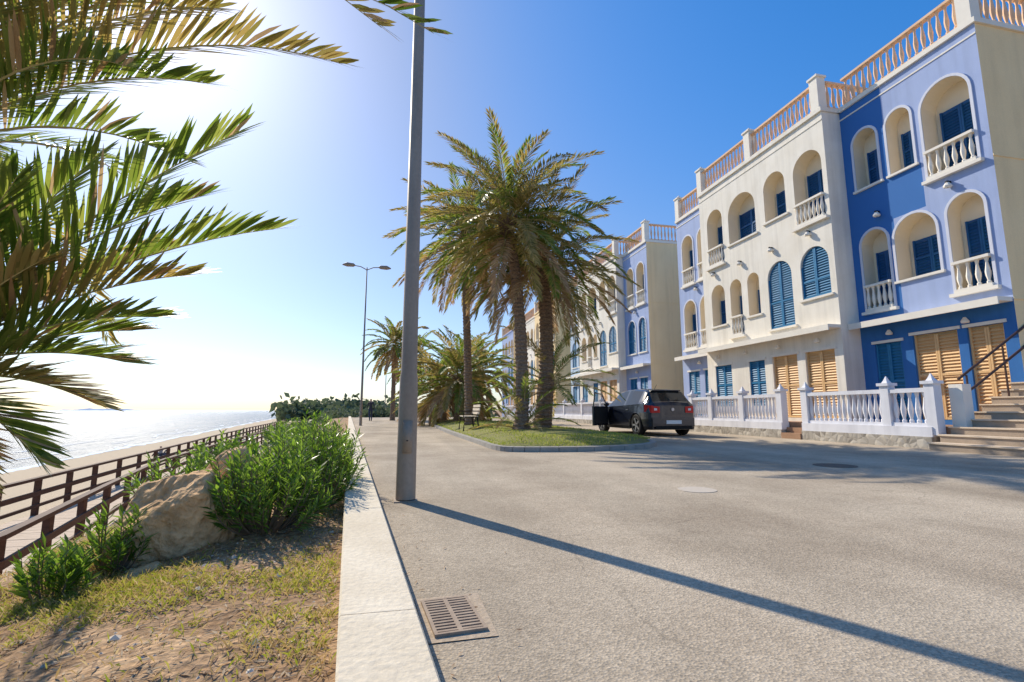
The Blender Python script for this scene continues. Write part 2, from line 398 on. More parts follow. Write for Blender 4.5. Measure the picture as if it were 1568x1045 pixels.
def groundmat():
    m,nt,N,L,b=newmat('dry_soil_and_sand'); b.inputs['Roughness'].default_value=.95; b.inputs['Specular IOR Level'].default_value=.1
    tc=N.new('ShaderNodeTexCoord'); g_=N.new('ShaderNodeNewGeometry')
    n=N.new('ShaderNodeTexNoise'); n.inputs['Scale'].default_value=1.7; n.inputs['Detail'].default_value=8; n.inputs['Roughness'].default_value=.7; L.new(tc.outputs['Object'],n.inputs['Vector'])
    r=N.new('ShaderNodeValToRGB'); e=r.color_ramp.elements; e[0].position=.35;e[0].color=(.24,.145,.08,1); e[1].position=.62;e[1].color=(.54,.37,.22,1)
    x=r.color_ramp.elements.new(.5); x.color=(.40,.26,.15,1)
    L.new(n.outputs['Fac'],r.inputs['Fac'])
    n2=N.new('ShaderNodeTexNoise'); n2.inputs['Scale'].default_value=28; n2.inputs['Detail'].default_value=6; L.new(tc.outputs['Object'],n2.inputs['Vector'])
    mr=N.new('ShaderNodeMapRange'); mr.inputs[1].default_value=.3;mr.inputs[2].default_value=.7;mr.inputs[3].default_value=.6;mr.inputs[4].default_value=1.4; L.new(n2.outputs['Fac'],mr.inputs[0])
    vm=N.new('ShaderNodeVectorMath'); vm.operation='SCALE'; L.new(r.outputs['Color'],vm.inputs[0]); L.new(mr.outputs[0],vm.inputs['Scale'])
    sp=N.new('ShaderNodeSeparateXYZ'); L.new(g_.outputs['Position'],sp.inputs[0])
    ms=N.new('ShaderNodeMapRange'); ms.inputs[1].default_value=-1.4; ms.inputs[2].default_value=-1.8; L.new(sp.outputs['Z'],ms.inputs[0])
    mx=N.new('ShaderNodeMix'); mx.data_type='RGBA'; L.new(ms.outputs[0],mx.inputs['Factor']); L.new(vm.outputs[0],mx.inputs[6])
    mx.inputs[7].default_value=(.62,.49,.33,1); L.new(mx.outputs[2],b.inputs['Base Color'])
    bp=N.new('ShaderNodeBump'); bp.inputs['Distance'].default_value=.03; bp.inputs['Strength'].default_value=.8; L.new(n2.outputs['Fac'],bp.inputs['Height']); L.new(bp.outputs[0],b.inputs['Normal'])
    return m
g.obj('ground',[groundmat()],smooth=True)

# road
def roadmat():
    m,nt,N,L,b=newmat('aged_asphalt'); b.inputs['Roughness'].default_value=.9; b.inputs['Specular IOR Level'].default_value=.2
    tc=N.new('ShaderNodeTexCoord')
    n=N.new('ShaderNodeTexNoise'); n.inputs['Scale'].default_value=.45; n.inputs['Detail'].default_value=9; n.inputs['Roughness'].default_value=.68; L.new(tc.outputs['Object'],n.inputs['Vector'])
    r=N.new('ShaderNodeValToRGB'); e=r.color_ramp.elements; e[0].position=.36;e[0].color=(.37,.295,.21,1); e[1].position=.60;e[1].color=(.52,.43,.315,1)
    L.new(n.outputs['Fac'],r.inputs['Fac'])
    n2=N.new('ShaderNodeTexVoronoi'); n2.inputs['Scale'].default_value=95; L.new(tc.outputs['Object'],n2.inputs['Vector'])
    sc=N.new('ShaderNodeSeparateColor'); L.new(n2.outputs['Color'],sc.inputs[0])
    mr=N.new('ShaderNodeMapRange'); mr.inputs[3].default_value=.76;mr.inputs[4].default_value=1.24; L.new(sc.outputs[0],mr.inputs[0])
    vm=N.new('ShaderNodeVectorMath'); vm.operation='SCALE'; L.new(r.outputs['Color'],vm.inputs[0]); L.new(mr.outputs[0],vm.inputs['Scale'])
    mp=N.new('ShaderNodeMapping'); mp.inputs['Scale'].default_value=(1.1,.06,1); L.new(tc.outputs['Object'],mp.inputs[0])
    n4=N.new('ShaderNodeTexNoise'); n4.inputs['Scale'].default_value=1; n4.inputs['Detail'].default_value=5; L.new(mp.outputs[0],n4.inputs['Vector'])
    m4=N.new('ShaderNodeMapRange'); m4.inputs[1].default_value=.35;m4.inputs[2].default_value=.65;m4.inputs[3].default_value=.84;m4.inputs[4].default_value=1.08; L.new(n4.outputs['Fac'],m4.inputs[0])
    vm3=N.new('ShaderNodeVectorMath'); vm3.operation='SCALE'; L.new(vm.outputs[0],vm3.inputs[0]); L.new(m4.outputs[0],vm3.inputs['Scale'])
    # scattered oil spots and stains
    n5=N.new('ShaderNodeTexNoise'); n5.inputs['Scale'].default_value=2.3; n5.inputs['Detail'].default_value=4; L.new(tc.outputs['Object'],n5.inputs['Vector'])
    m5=N.new('ShaderNodeMapRange'); m5.inputs[1].default_value=.66;m5.inputs[2].default_value=.74;m5.inputs[3].default_value=1;m5.inputs[4].default_value=.82; L.new(n5.outputs['Fac'],m5.inputs[0])
    vm5=N.new('ShaderNodeVectorMath'); vm5.operation='SCALE'; L.new(vm3.outputs[0],vm5.inputs[0]); L.new(m5.outputs[0],vm5.inputs['Scale'])
    nz=N.new('ShaderNodeTexNoise'); nz.inputs['Scale'].default_value=1.2; nz.inputs['Detail'].default_value=6; L.new(tc.outputs['Object'],nz.inputs['Vector'])
    ad=N.new('ShaderNodeMix'); ad.data_type='VECTOR'; ad.inputs['Factor'].default_value=.45; L.new(tc.outputs['Object'],ad.inputs[4]); L.new(nz.outputs['Color'],ad.inputs[5])
    vc=N.new('ShaderNodeTexVoronoi'); vc.feature='DISTANCE_TO_EDGE'; vc.inputs['Scale'].default_value=.3; L.new(ad.outputs[1],vc.inputs['Vector'])
    cr=N.new('ShaderNodeMapRange'); cr.inputs[1].default_value=.0; cr.inputs[2].default_value=.002; cr.inputs[3].default_value=.80; cr.inputs[4].default_value=1; L.new(vc.outputs['Distance'],cr.inputs[0])
    vm2=N.new('ShaderNodeVectorMath'); vm2.operation='SCALE'; L.new(vm5.outputs[0],vm2.inputs[0]); L.new(cr.outputs[0],vm2.inputs['Scale'])
    L.new(vm2.outputs[0],b.inputs['Base Color'])
    bp=N.new('ShaderNodeBump'); bp.inputs['Distance'].default_value=.005; bp.inputs['Strength'].default_value=.6; L.new(n2.outputs['Distance'],bp.inputs['Height']); L.new(bp.outputs[0],b.inputs['Normal'])
    return m
rd=MB()
yy=[-15,-5,0,5,10,15,20,30,45,70,110,180]
for a,b in zip(yy,yy[1:]):
    rd.face([(xr(a)-.02,a,0),(14.2,a,0),(14.2,b,0),(xr(b)-.02,b,0)])
rd.obj('asphalt_road',[roadmat()])
# low wall
M_cap=pmat('limewashed_wall',(.78,.68,.52),(.66,.56,.41),2.5,.85,.3,35,fine=.08)
w=MB(); y=-4.0
while y<60:
    L=1.98 if y<30 else 4
    a,b=y,y+L-.006
    k=len(w.v)
    for yy_ in (a,b):
        for dx,z in ((-.27,-.6),(-.27,.13),(-.262,.14),(-.008,.14),(0,.13),(0,-.1)):
            w.v.append((xr(yy_)+dx,yy_,z))
    for i in range(5): w.f.append((k+i,k+i+1,k+7+i,k+6+i)); w.m.append(0)
    w.f.append(tuple(k+i for i in range(6))); w.f.append(tuple(k+6+i for i in range(6))); w.m+= [0,0]
    y+=L
w.obj('low_kerb_wall',[M_cap])
# grate
E=empty('drain_grate',(.237,2.2,0)); E.rotation_euler[2]=math.radians(6); E.scale=(.9,.9,1)
q=MB(); q.face([(-.105,-.185,.009),(.105,-.185,.009),(.105,.185,.009),(-.105,.185,.009)],1)
q.box(-.115,-.1,-.2,.2,.004,.016); q.box(.1,.115,-.2,.2,.004,.016); q.box(-.1,.1,-.2,-.185,.004,.016); q.box(-.1,.1,.185,.2,.004,.016); q.box(-.010,.010,-.185,.185,.0095,.0155)
for i in range(12):
    y0=-.176+i*.0308; q.box(-.1,.1,y0,y0+.016,.0095,.015)
q.obj('bars',[pmat('rusty_iron',(.42,.32,.23),(.30,.22,.16),20,.7),pmat('drain_void',(.03,.022,.016),None)],E)
q=MB(); q.face([(.12,1.97,.004),(.39,1.98,.004),(.38,2.44,.004),(.09,2.42,.004)]); q.obj('drain_surround_pavement',[pmat('concrete_patch',(.50,.39,.28),(.42,.33,.23),8,.9,.3,60,fine=.15)])
q=MB(); q.lathe((3.15,4.95,.001),[(.2,0),(.2,.004)],28,1); q.obj('manhole_cover',[pmat('pale_concrete_ring',(.62,.55,.45),(.56,.5,.4),8,.9),pmat('manhole_iron',(.60,.52,.42),(.55,.47,.37),20,.8,.4,60)])
q=MB(); q.lathe((6.6,6.6,.001),[(.3,0),(.3,.004)],28); q.obj('manhole_cover',[pmat('manhole_iron_dark',(.16,.13,.10),(.11,.09,.07),20,.8,.4,60)])

# sea
def seamat():
    m,nt,N,L,b=newmat('sea_water'); b.inputs['Base Color'].default_value=(.05,.17,.28,1); b.inputs['Roughness'].default_value=.5; b.inputs['IOR'].default_value=1.8
    b.inputs['Specular IOR Level'].default_value=.8
    tc=N.new('ShaderNodeTexCoord'); mp=N.new('ShaderNodeMapping'); mp.inputs['Scale'].default_value=(1,.35,1); mp.inputs['Rotation'].default_value=(0,0,.9); L.new(tc.outputs['Object'],mp.inputs[0])
    n=N.new('ShaderNodeTexNoise'); n.inputs['Scale'].default_value=.35; n.inputs['Detail'].default_value=10; n.inputs['Roughness'].default_value=.76; L.new(mp.outputs[0],n.inputs['Vector'])
    bp=N.new('ShaderNodeBump'); bp.inputs['Distance'].default_value=6; bp.inputs['Strength'].default_value=1; L.new(n.outputs['Fac'],bp.inputs['Height']); L.new(bp.outputs[0],b.inputs['Normal'])
    mr=N.new('ShaderNodeMapRange'); mr.inputs[1].default_value=.35; mr.inputs[2].default_value=.65; mr.inputs[3].default_value=.30; mr.inputs[4].default_value=.60; L.new(n.outputs['Fac'],mr.inputs[0]); L.new(mr.outputs[0],b.inputs['Roughness'])
    return m
s=MB(); s.face([(-6000,-300,-2.6),(-10,-300,-2.6),(-10,6000,-2.6),(-6000,6000,-2.6)]); s.obj('sea',[seamat()])
fo=MB()
for (off,wd_,sd_) in ((0,.7,1),(3.2,.4,5),(6.5,.3,9)):
    prev=None; y=5
    while y<230:
        nn=noise.noise(Vector((y*.12,sd_,0))); n2=abs(noise.noise(Vector((y*.5,sd_,4))))
        xc=xl(y)-dshore(y)-off-nn*1.2; hw=wd_*(.25+n2*1.6)*(1+y*.004)
        if off>0 and noise.noise(Vector((y*.08,sd_*3,1)))<-.05: hw=.02
        cur=((xc-hw,y,-2.57),(xc+hw,y,-2.57))
        if prev: fo.face([prev[0],prev[1],cur[1],cur[0]])
        prev=cur; y+=.7 if y<60 else 2
fo.obj('sea_foam',[pmat('foam_white',(.80,.84,.86),(.5,.6,.66),1.5,.8,detail=8)])

# ------------------------------------------------------------------ boardwalk
M_deck=pmat('weathered_planks',(.62,.48,.35),(.46,.35,.25),2,.8,.2,30,stretch=(.6,9,1),fine=.08)
M_rail=pmat('dark_timber_rail',(.13,.065,.045),(.085,.045,.03),3,.7,stretch=(1,1,8),spec=.15)
near=[(-4.4,0),(-4.9,5),(-5.2,8.3),(-6.5,13.5),(-7.8,19),(-9.6,33),(-11.4,54),(-16,95)]
far=[(-7.4,0),(-8.0,8),(-8.6,13.5),(-9.3,18.5),(-10.1,24.4),(-12.2,38),(-14.5,54.5),(-19.5,95)]
def resample(pl,st):
    out=[]
    P=[Vector((a,b,0)) for a,b in pl]
    for a,b in zip(P,P[1:]):
        n=max(1,round((b-a).length/st))
        for i in range(n): out.append(a+(b-a)*i/n)
    out.append(P[-1]); return out
E=empty('wooden_boardwalk'); d=MB()
def interp(pl,y):
    for (x0,y0),(x1,y1) in zip(pl,pl[1:]):
        if y<=y1: return x0+(x1-x0)*(y-y0)/(y1-y0)
    return pl[-1][0]
y=0
while y<60:
    a=y;b=y+.145 if y<25 else y+.99; z=-1.75+U(-.004,.004)
    d.box(interp(far,a)-.15,interp(near,a)+.15,a,b,z-.06,z); y+=.15 if y<25 else 1.0
d.obj('deck',[M_deck],E)
def railing(name,pl,st):
    P=resample(pl,st); m=MB()
    for p in P: m.box(p.x-.055,p.x+.055,p.y-.055,p.y+.055,-1.95,-.86)
    for a,b in zip(P,P[1:]):
        m.obox((a.x,a.y,-.85),(b.x,b.y,-.85),.13,.07); m.obox((a.x+.07,a.y,-1.2),(b.x+.07,b.y,-1.2),.05,.12)
        m.obox((a.x+.07,a.y,-1.5),(b.x+.07,b.y,-1.5),.045,.08)
    return m.obj(name,[M_rail])
railing('wooden_railing',near,2.0); railing('wooden_railing',far,2.0)

# ------------------------------------------------------------------ traffic island
op=[(2.25,10.1),(3.8,9.85),(5.3,10.25),(6.2,11.2),(6.5,12.8),(6.4,16),(6.2,24),(5.6,32),(4.2,36),(2.6,36.5),(1.95,34.4),(1.75,28),(1.7,20),(1.85,15),(1.95,12.4),(1.98,10.6)]
def chaik(p,n):
    for _ in range(n):
        o=[]
        for i in range(len(p)):
            a=p[i];b=p[(i+1)%len(p)]
            o+= [(a[0]*.75+b[0]*.25,a[1]*.75+b[1]*.25),(a[0]*.25+b[0]*.75,a[1]*.25+b[1]*.75)]
        p=o
    return p
op=chaik(op,2); n=len(op)
cx,cy=4.1,20.
def inset(p,t):
    v=Vector((p[0]-cx,(p[1]-cy)*.35)); v.normalize(); return (p[0]-v.x*t,p[1]-v.y*t)
inn=[inset(p,.17) for p in op]
kb=MB()
for i in range(n):
    j=(i+1)%n; a,b,c,e=op[i],op[j],inn[i],inn[j]
    L=math.dist(a,b); kq=max(1,int(L/.5))
    for s_ in range(kq):
        t0=s_/kq; t1=(s_+1)/kq-.012/L
        A=(a[0]+(b[0]-a[0])*t0,a[1]+(b[1]-a[1])*t0);B=(a[0]+(b[0]-a[0])*t1,a[1]+(b[1]-a[1])*t1)
        C=(c[0]+(e[0]-c[0])*t0,c[1]+(e[1]-c[1])*t0);D_=(c[0]+(e[0]-c[0])*t1,c[1]+(e[1]-c[1])*t1)
        kb.face([(*A,0),(*B,0),(*B,.10),(*A,.10)]); kb.face([(*A,.10),(*B,.10),(*D_,.105),(*C,.105)]); kb.face([(*A,0),(*A,.10),(*C,.105),(*C,0)]); kb.face([(*B,0),(*B,.10),(*D_,.105),(*D_,0)])
kb.obj('island_kerb',[pmat('kerb_stone',(.40,.37,.32),(.30,.275,.24),4,.85,.3,50,fine=.08)])
rings=[(0,.09),(.12,.18),(.35,.26),(.7,.30),(1,.30)]
gi=MB()
for t_,z in rings:
    for p in inn: gi.v.append((p[0]+(cx-p[0])*t_,p[1]+(max(13,min(33,p[1]))-p[1])*t_,z))
for r_ in range(len(rings)-1):
    for i in range(n):
        j=(i+1)%n; gi.f.append((r_*n+i,r_*n+j,(r_+1)*n+j,(r_+1)*n+i)); gi.m.append(0)
M_turf=pmat('turf_soil',(.26,.26,.07),(.20,.18,.07),1.5,.95,.5,60,fine=.3)
gi.obj('island_lawn_ground',[M_turf],smooth=True)
M_grass=leafmat('grass_blades',[(.16,.22,.03),(.28,.32,.06),(.42,.38,.13),(.20,.26,.04)],.35,.6)
def inpoly(x,y,P):
    c=False
    for i in range(len(P)):
        a=P[i];b=P[i-1]
        if (a[1]>y)!=(b[1]>y) and x<(b[0]-a[0])*(y-a[1])/(b[1]-a[1])+a[0]: c=not c
    return c
gr=MB(); Z=Vector((0,0,1))
i=0
while i<16000:
    x=U(1.7,6.6); y=9.8+ (R()**1.8)*16
    if not inpoly(x,y,inn): continue
    i+=1
    a=U(0,6.28); d_=Vector((math.cos(a)*.6,math.sin(a)*.6,1)).normalized()
    dm=min(abs(x-2.0),abs(6.3-x),abs(y-10)); z=.08+min(.17,dm*.2)
    gr.leaf(Vector((x,y,z)),d_,Vector((math.sin(a),-math.cos(a),.1)),U(.03,.08)*(1+(y-10)*.05),U(.01,.018)*(1+(y-10)*.08),.1,0)
gr.obj('lawn_grass',[M_grass])

# ------------------------------------------------------------------ foreground grass, litter
gr=MB(); cnt=0
for _ in range(140000):
    y=1.0+R()**1.3*5.5; x=xl(y)-.02-U(0,3.0)
    dn=noise.noise(Vector((x*1.3+4,y*1.1,1.5)))+.9*noise.noise(Vector((x*4.5,y*4.5,7)))
    dd=xl(y)-x
    band=math.exp(-((y-(2.75+.10*dd))/.55)**2)
    if R()>max(.04,min(1,-.14+band*.95+dn*1.2)): continue
    if cnt>38000: break
    cnt+=1
    a=U(0,6.28); sp=U(.2,1.3); d_=Vector((math.cos(a)*sp,math.sin(a)*sp,1)).normalized()
    L=U(.02,.07)*(1+.8*max(0,dn))
    gr.leaf(Vector((x,y,gz(x,y)-.005)),d_,Vector((math.sin(a),-math.cos(a),.1)),L,U(.004,.008),U(.1,.35),1 if R()<(.62-.32*band) else 0)
gr.obj('verge_grass',[leafmat('verge_blades',[(.14,.17,.03),(.26,.28,.05),(.40,.35,.10),(.20,.24,.04)],.4,.6),leafmat('dry_blades',[(.50,.37,.18),(.38,.27,.12),(.58,.47,.26)],.3,.7)])
st=MB()
for _ in range(1700):
    y=U(.9,6); x=xl(y)-.03-U(0,3.2); r=U(.004,.014)*(2.2 if R()<.06 else 1); z=gz(x,y)
    k=len(st.v)
    pts=[(1,0,0),(-1,0,0),(0,1,0),(0,-1,0),(0,0,.8),(0,0,-.8)]
    rr=[U(.6,1.3)*r for _ in pts]; a=U(0,3)
    for (px,py,pz),q in zip(pts,rr): st.v.append((x+(px*math.cos(a)-py*math.sin(a))*q,y+(px*math.sin(a)+py*math.cos(a))*q,z+pz*q*.7))
    for f in ((0,2,4),(2,1,4),(1,3,4),(3,0,4),(2,0,5),(1,2,5),(3,1,5),(0,3,5)): st.f.append(tuple(k+i for i in f)); st.m.append(0)
st.obj('scattered_pebbles',[pmat('pebble',(.72,.62,.50),(.50,.41,.31),9,.9)])
lt=MB()
for _ in range(11000):
    y=.9+R()**1.2*5; x=xl(y)-.02-U(0,3.0); a=U(0,6.28); d_=Vector((math.cos(a),math.sin(a),U(0,.25)))
    lt.leaf(Vector((x,y,gz(x,y)+.006)),d_,Vector((0,U(-.4,.4),1)),U(.02,.07),U(.004,.012),.05,0)
lt.obj('fallen_leaves',[leafmat('dead_leaf',[(.40,.26,.15),(.24,.14,.08),(.52,.42,.28),(.32,.21,.12)],.15,.8)])
lt=MB()
for _ in range(140):
    y=U(1.2,9); x=xr(y)+.02+abs(random.gauss(0,.25)); a=U(0,6.28)
    lt.leaf(Vector((x,y,.006)),Vector((math.cos(a),math.sin(a),.08)),Vector((0,U(-.4,.4),1)),U(.02,.05),U(.004,.009),.0,0)
lt.obj('wind_blown_leaves',[leafmat('dry_litter',[(.40,.26,.15),(.24,.14,.08),(.32,.21,.12)],.15,.8)])

# ------------------------------------------------------------------ rocks
M_rock=pmat('ochre_rock',(.92,.60,.33),(.60,.37,.19),4,.95,1.0,14,fine=.25,bdist=.06)
def rock(name,c,s,seed,rot=0):
    import bmesh
    bm=bmesh.new(); bmesh.ops.create_icosphere(bm,subdivisions=5,radius=1)
    for v in bm.verts:
        p=v.co.copy(); q=p+Vector((seed,0,0))
        f=1.0
        for k in range(12):
            rnd=random.Random(seed*13+k); nrm=Vector((rnd.uniform(-1,1),rnd.uniform(-1,1),rnd.uniform(-.6,1))).normalized(); h=rnd.uniform(.6,.86)
            dt=p.dot(nrm)
            if dt>h: f=min(f,h/dt)
        f*=1+.12*noise.noise(q*1.7)+.06*noise.noise(q*5)+.03*abs(noise.noise(q*11))+.015*noise.noise(q*25)
        v.co=Vector((p.x*f*s[0],p.y*f*s[1],p.z*f*s[2]))
    me=bpy.data.meshes.new(name); bm.to_mesh(me); bm.free(); me.materials.append(M_rock)
    o=bpy.data.objects.new(name,me); o.location=c; o.rotation_euler=(0.25,0.2,rot); COL.objects.link(o)
rock('boulder',(-1.48,4.0,.06),(.40,.38,.56),11,1.3)
rock('boulder',(-1.38,4.45,.14),(.36,.30,.50),8,1.0)
rock('boulder',(-1.45,3.55,-.15),(.16,.12,.09),5)
rock('boulder',(-2.15,3.1,-.33),(.10,.09,.06),6)

# ------------------------------------------------------------------ oleander shrubs
M_ole=leafmat('oleander_leaf',[(.05,.10,.015),(.11,.19,.03),(.19,.28,.05),(.075,.13,.02),(.26,.35,.08)],.48,.32)
M_stem=pmat('shrub_stem',(.26,.18,.12),(.17,.12,.08),8,.9)
def shrub(name,blobs,nst,leafL=.085,leafW=.016,nl=26):
    m=MB()
    for (bx,by,rx,ry,top,wgt) in blobs:
        z0=gz(bx,by)
        for _ in range(int(nst*wgt)):
            a=U(0,6.283); rr=math.sqrt(R()); ex=bx+rx*rr*math.cos(a); ey=by+ry*rr*math.sin(a)
            ez=z0+(top-z0)*(1-.45*rr*rr)*U(.45,1.12)
            sx=bx+rx*.3*rr*math.cos(a); sy=by+ry*.3*rr*math.sin(a)
            p0=Vector((sx,sy,z0-.02)); p2=Vector((ex,ey,ez)); p1=(p0+p2)/2+Vector((rx*.15*math.cos(a),ry*.15*math.sin(a),-.05))
            P=[p0.lerp(p1,t/5).lerp(p1.lerp(p2,t/5),t/5) for t in range(6)]
            m.tube(P,[.008,.007,.006,.005,.004,.002],3,1,cap=False)
            for i in range(nl):
                t=.4+.6*((i+R())/nl)**.8
                p=p0.lerp(p1,t).lerp(p1.lerp(p2,t),t); T=(p1.lerp(p2,t)-p0.lerp(p1,t)).normalized()
                an=i*2.1+U(0,.6); s1=T.cross(Vector((.3,.2,1))).normalized(); s2=T.cross(s1)
                d_=(T*U(.6,1.5)+s1*math.cos(an)+s2*math.sin(an)).normalized()
                m.leaf(p,d_,(T+Vector((U(-.3,.3),U(-.3,.3),.4))).normalized(),leafL*U(.7,1.25),leafW*U(.8,1.2),U(0,.2),0)
    m.obj(name,[M_ole,M_stem])
shrub('oleander_bush',[(-.92,4.0,.46,.42,.62,1),(-.78,4.7,.42,.5,.80,1),(-.72,5.5,.36,.6,.84,.9),(-1.1,4.6,.30,.35,.60,.5)],88,.10,.018,22)
shrub('oleander_bush',[(-1.15,7.3,.5,.8,.74,1),(-1.3,9.2,.5,1.0,.74,1)],60,.12,.024,22)
shrub('oleander_bush',[(-2.3,6.1,.5,.5,.42,1)],44,.11,.024,20)
shrub('oleander_bush',[(-1.78,3.25,.18,.16,.14,1),(-1.72,3.7,.24,.2,.24,1.3)],28,.10,.019,16)
shrub('oleander_bush',[(-2.0,2.75,.12,.10,-.10,1)],26,.07,.008,14)
shrub('oleander_bush',[(-3.6,12,.6,1.5,.35,1),(-3.2,16,.7,2,.5,1),(-4.2,22,.8,3,.5,1)],60,.16,.05,18)

# ------------------------------------------------------------------ palms
M_pg=leafmat('palm_leaflet_green',[(.08,.13,.02),(.15,.20,.04),(.25,.27,.07),(.11,.16,.03)],.45,.4)
M_po=leafmat('palm_leaflet_olive',[(.19,.18,.05),(.31,.25,.08),(.42,.31,.12),(.16,.15,.04)],.38,.5)
M_pd=leafmat('palm_leaflet_dry',[(.46,.30,.16),(.36,.22,.11),(.56,.40,.23),(.26,.17,.09)],.25,.7)
M_pr=pmat('palm_rachis',(.52,.42,.17),(.40,.30,.11),5,.6)
M_bark=pmat('palm_bark',(.34,.23,.15),(.16,.105,.07),9,.95,.8,25,fine=.25,stretch=(1,1,3),bdist=.04)
PM=[M_pg,M_po,M_pd,M_pr,M_bark]
UP=Vector((0,0,1))
def frond(mb,S,nl,Lm,w,mi,seg=1,rr=.012,vee=.35,s0=.14,dryp=0.0,a0=62,a1=24,dr=(.05,.25)):
    n=len(S)-1
    mb.tube(S,[rr*(1-.85*i/n) for i in range(n+1)],4,3,cap=False)
    for i in range(nl):
        s=s0+(1-s0)*(i+U(0,.6))/nl; s=min(s,.999); q=s*n; k=int(q); f=q-k
        p=S[k].lerp(S[k+1],f); T=(S[k+1]-S[k]).normalized()
        sd=T.cross(UP)
        if sd.length<.05: sd=T.cross(Vector((1,0,0)))
        sd.normalize(); N=sd.cross(T)
        for sg in (-1,1):
            a=math.radians(a0-(a0-a1)*s+U(-7,7))
            L=Lm*(math.sin(math.pi*(.12+.80*s))**.6)*U(.8,1.1)
            d_=(T*math.cos(a)+sd*sg*math.sin(a)*math.cos(vee)+N*math.sin(a)*math.sin(vee+U(-.25,.25))).normalized()
            mm=mi if R()>dryp else 2
            mb.leaf(p,d_,(N-sd*sg*.5).normalized(),L,w*U(.8,1.2),U(*dr),mm,seg)
def spine(c,az,e0,curv,L,n=10,side=0):
    P=[Vector(c)]; 
    for i in range(n):
        s=(i+.5)/n; e=e0-curv*s**1.2; a=az+side*s
        P.append(P[-1]+Vector((math.cos(a)*math.cos(e),math.sin(a)*math.cos(e),math.sin(e)))*(L/n))
    return P
def trunk(mb,P,r0,r1,n=12,pitch=.13):
    P=[Vector(p) for p in P]; tot=sum((b-a).length for a,b in zip(P,P[1:])); k=max(4,int(tot/pitch*2))
    pts=[];rad=[]
    def at(t):
        if len(P)==2: return P[0].lerp(P[1],t)
        a=P[0].lerp(P[1],t); b=P[1].lerp(P[2],t); return a.lerp(b,t)
    for i in range(k+1):
        t=i/k; pts.append(at(t)); r=r0+(r1-r0)*t; r*=1+.25*max(0,1-t*tot/.5)
        rad.append(r*(1.10 if i%2 else .94)*U(.97,1.03))
    kk=len(mb.v)
    for p,r in zip(pts,rad):
        for i in range(n):
            a=2*math.pi*i/n; q=r*(1+.07*noise.noise(Vector((i*1.7,p.z*4,r0*50)))*2)
            mb.v.append((p.x+q*math.cos(a),p.y+q*math.sin(a),p.z))
    for j in range(k):
        for i in range(n):
            i2=(i+1)%n; mb.f.append((kk+j*n+i,kk+j*n+i2,kk+(j+1)*n+i2,kk+(j+1)*n+i)); mb.m.append(4)
def palm(name,base,top,r0,r1,nf,L,nl=46,leafL=.42,w=.035,mid=None,skirt=.22,emin=-55,boot=True,olive=.45):
    m=MB(); base=Vector(base); top=Vector(top)
    P=[base,mid if mid else (base+top)/2,top]
    trunk(m,P,r0,r1)
    if boot:
        for i in range(70):
            a=i*2.4; z=-U(0,.9); rr=r1*1.05
            p=top+Vector((math.cos(a)*rr,math.sin(a)*rr,z)); q=p+Vector((math.cos(a)*.16,math.sin(a)*.16,.22))
            m.tube([p,q],[.05,.02],4,4)
    for i in range(nf):
        t=i/nf; az=i*2.39996+U(-.25,.25)
        e0=math.radians(84-(84-emin)*t**.9+U(-8,8))
        curv=math.radians(U(38,72)*(1 if t<.7 else .6))
        mi=0 if R()>olive else 1
        if t>1-skirt: mi=1 if R()<.45 else 2
        LL=L*U(.85,1.08)*(.85 if t<.08 else 1)
        c=top+Vector((math.cos(az)*r1*.6,math.sin(az)*r1*.6,.15-.5*t))
        frond(m,spine(c,az,e0,curv,LL,9,U(-.25,.25)),nl,leafL,w,mi,1,.022,vee=U(.2,.5),dryp=.06)
    return m.obj(name,PM)
palm('date_palm',(3.5,14.4,.25),(3.2,15.0,6.95),.20,.15,84,3.35,54,.50,.048,mid=Vector((3.7,14.6,3.4)),emin=-42,skirt=.16,olive=.4)
palm('date_palm',(4.5,15.8,.25),(4.55,15.8,6.0),.26,.19,74,3.2,52,.48,.046,mid=Vector((4.9,15.8,3.0)),skirt=.3,emin=-48,olive=.6)
palm('date_palm',(2.75,20.2,.25),(2.45,20.2,8.2),.17,.13,70,3.3,46,.48,.056,emin=-48,skirt=.28,olive=.6)
palm('date_palm',(4.75,16.0,.2),(4.95,16.1,1.9),.14,.12,26,2.5,36,.34,.035,emin=-15,boot=False,skirt=.1,olive=.3)
palm('date_palm',(3.75,14.6,.2),(3.6,14.5,.55),.12,.10,20,1.6,30,.26,.035,emin=5,boot=False,skirt=.1,olive=.2)
palm('date_palm',(3.1,27,.2),(3.1,27,2.6),.26,.22,70,3.4,40,.5,.08,emin=-40,skirt=.25,olive=.5)
palm('date_palm',(2.4,30,.2),(2.3,30,2.2),.26,.22,60,3.2,36,.5,.08,emin=-40,skirt=.3,olive=.6)
palm('date_palm',(-.6,43.2,0),(-.6,43.2,6.4),.20,.15,60,3.1,34,.5,.10,emin=-55,boot=False)
palm('date_palm',(1.2,46,0),(1.2,46,5.6),.20,.15,50,3.0,30,.5,.10,emin=-50,boot=False)
palm('date_palm',(5.2,33,.2),(5.2,33,3.6),.24,.2,50,3.0,30,.5,.10,emin=-40,boot=False)

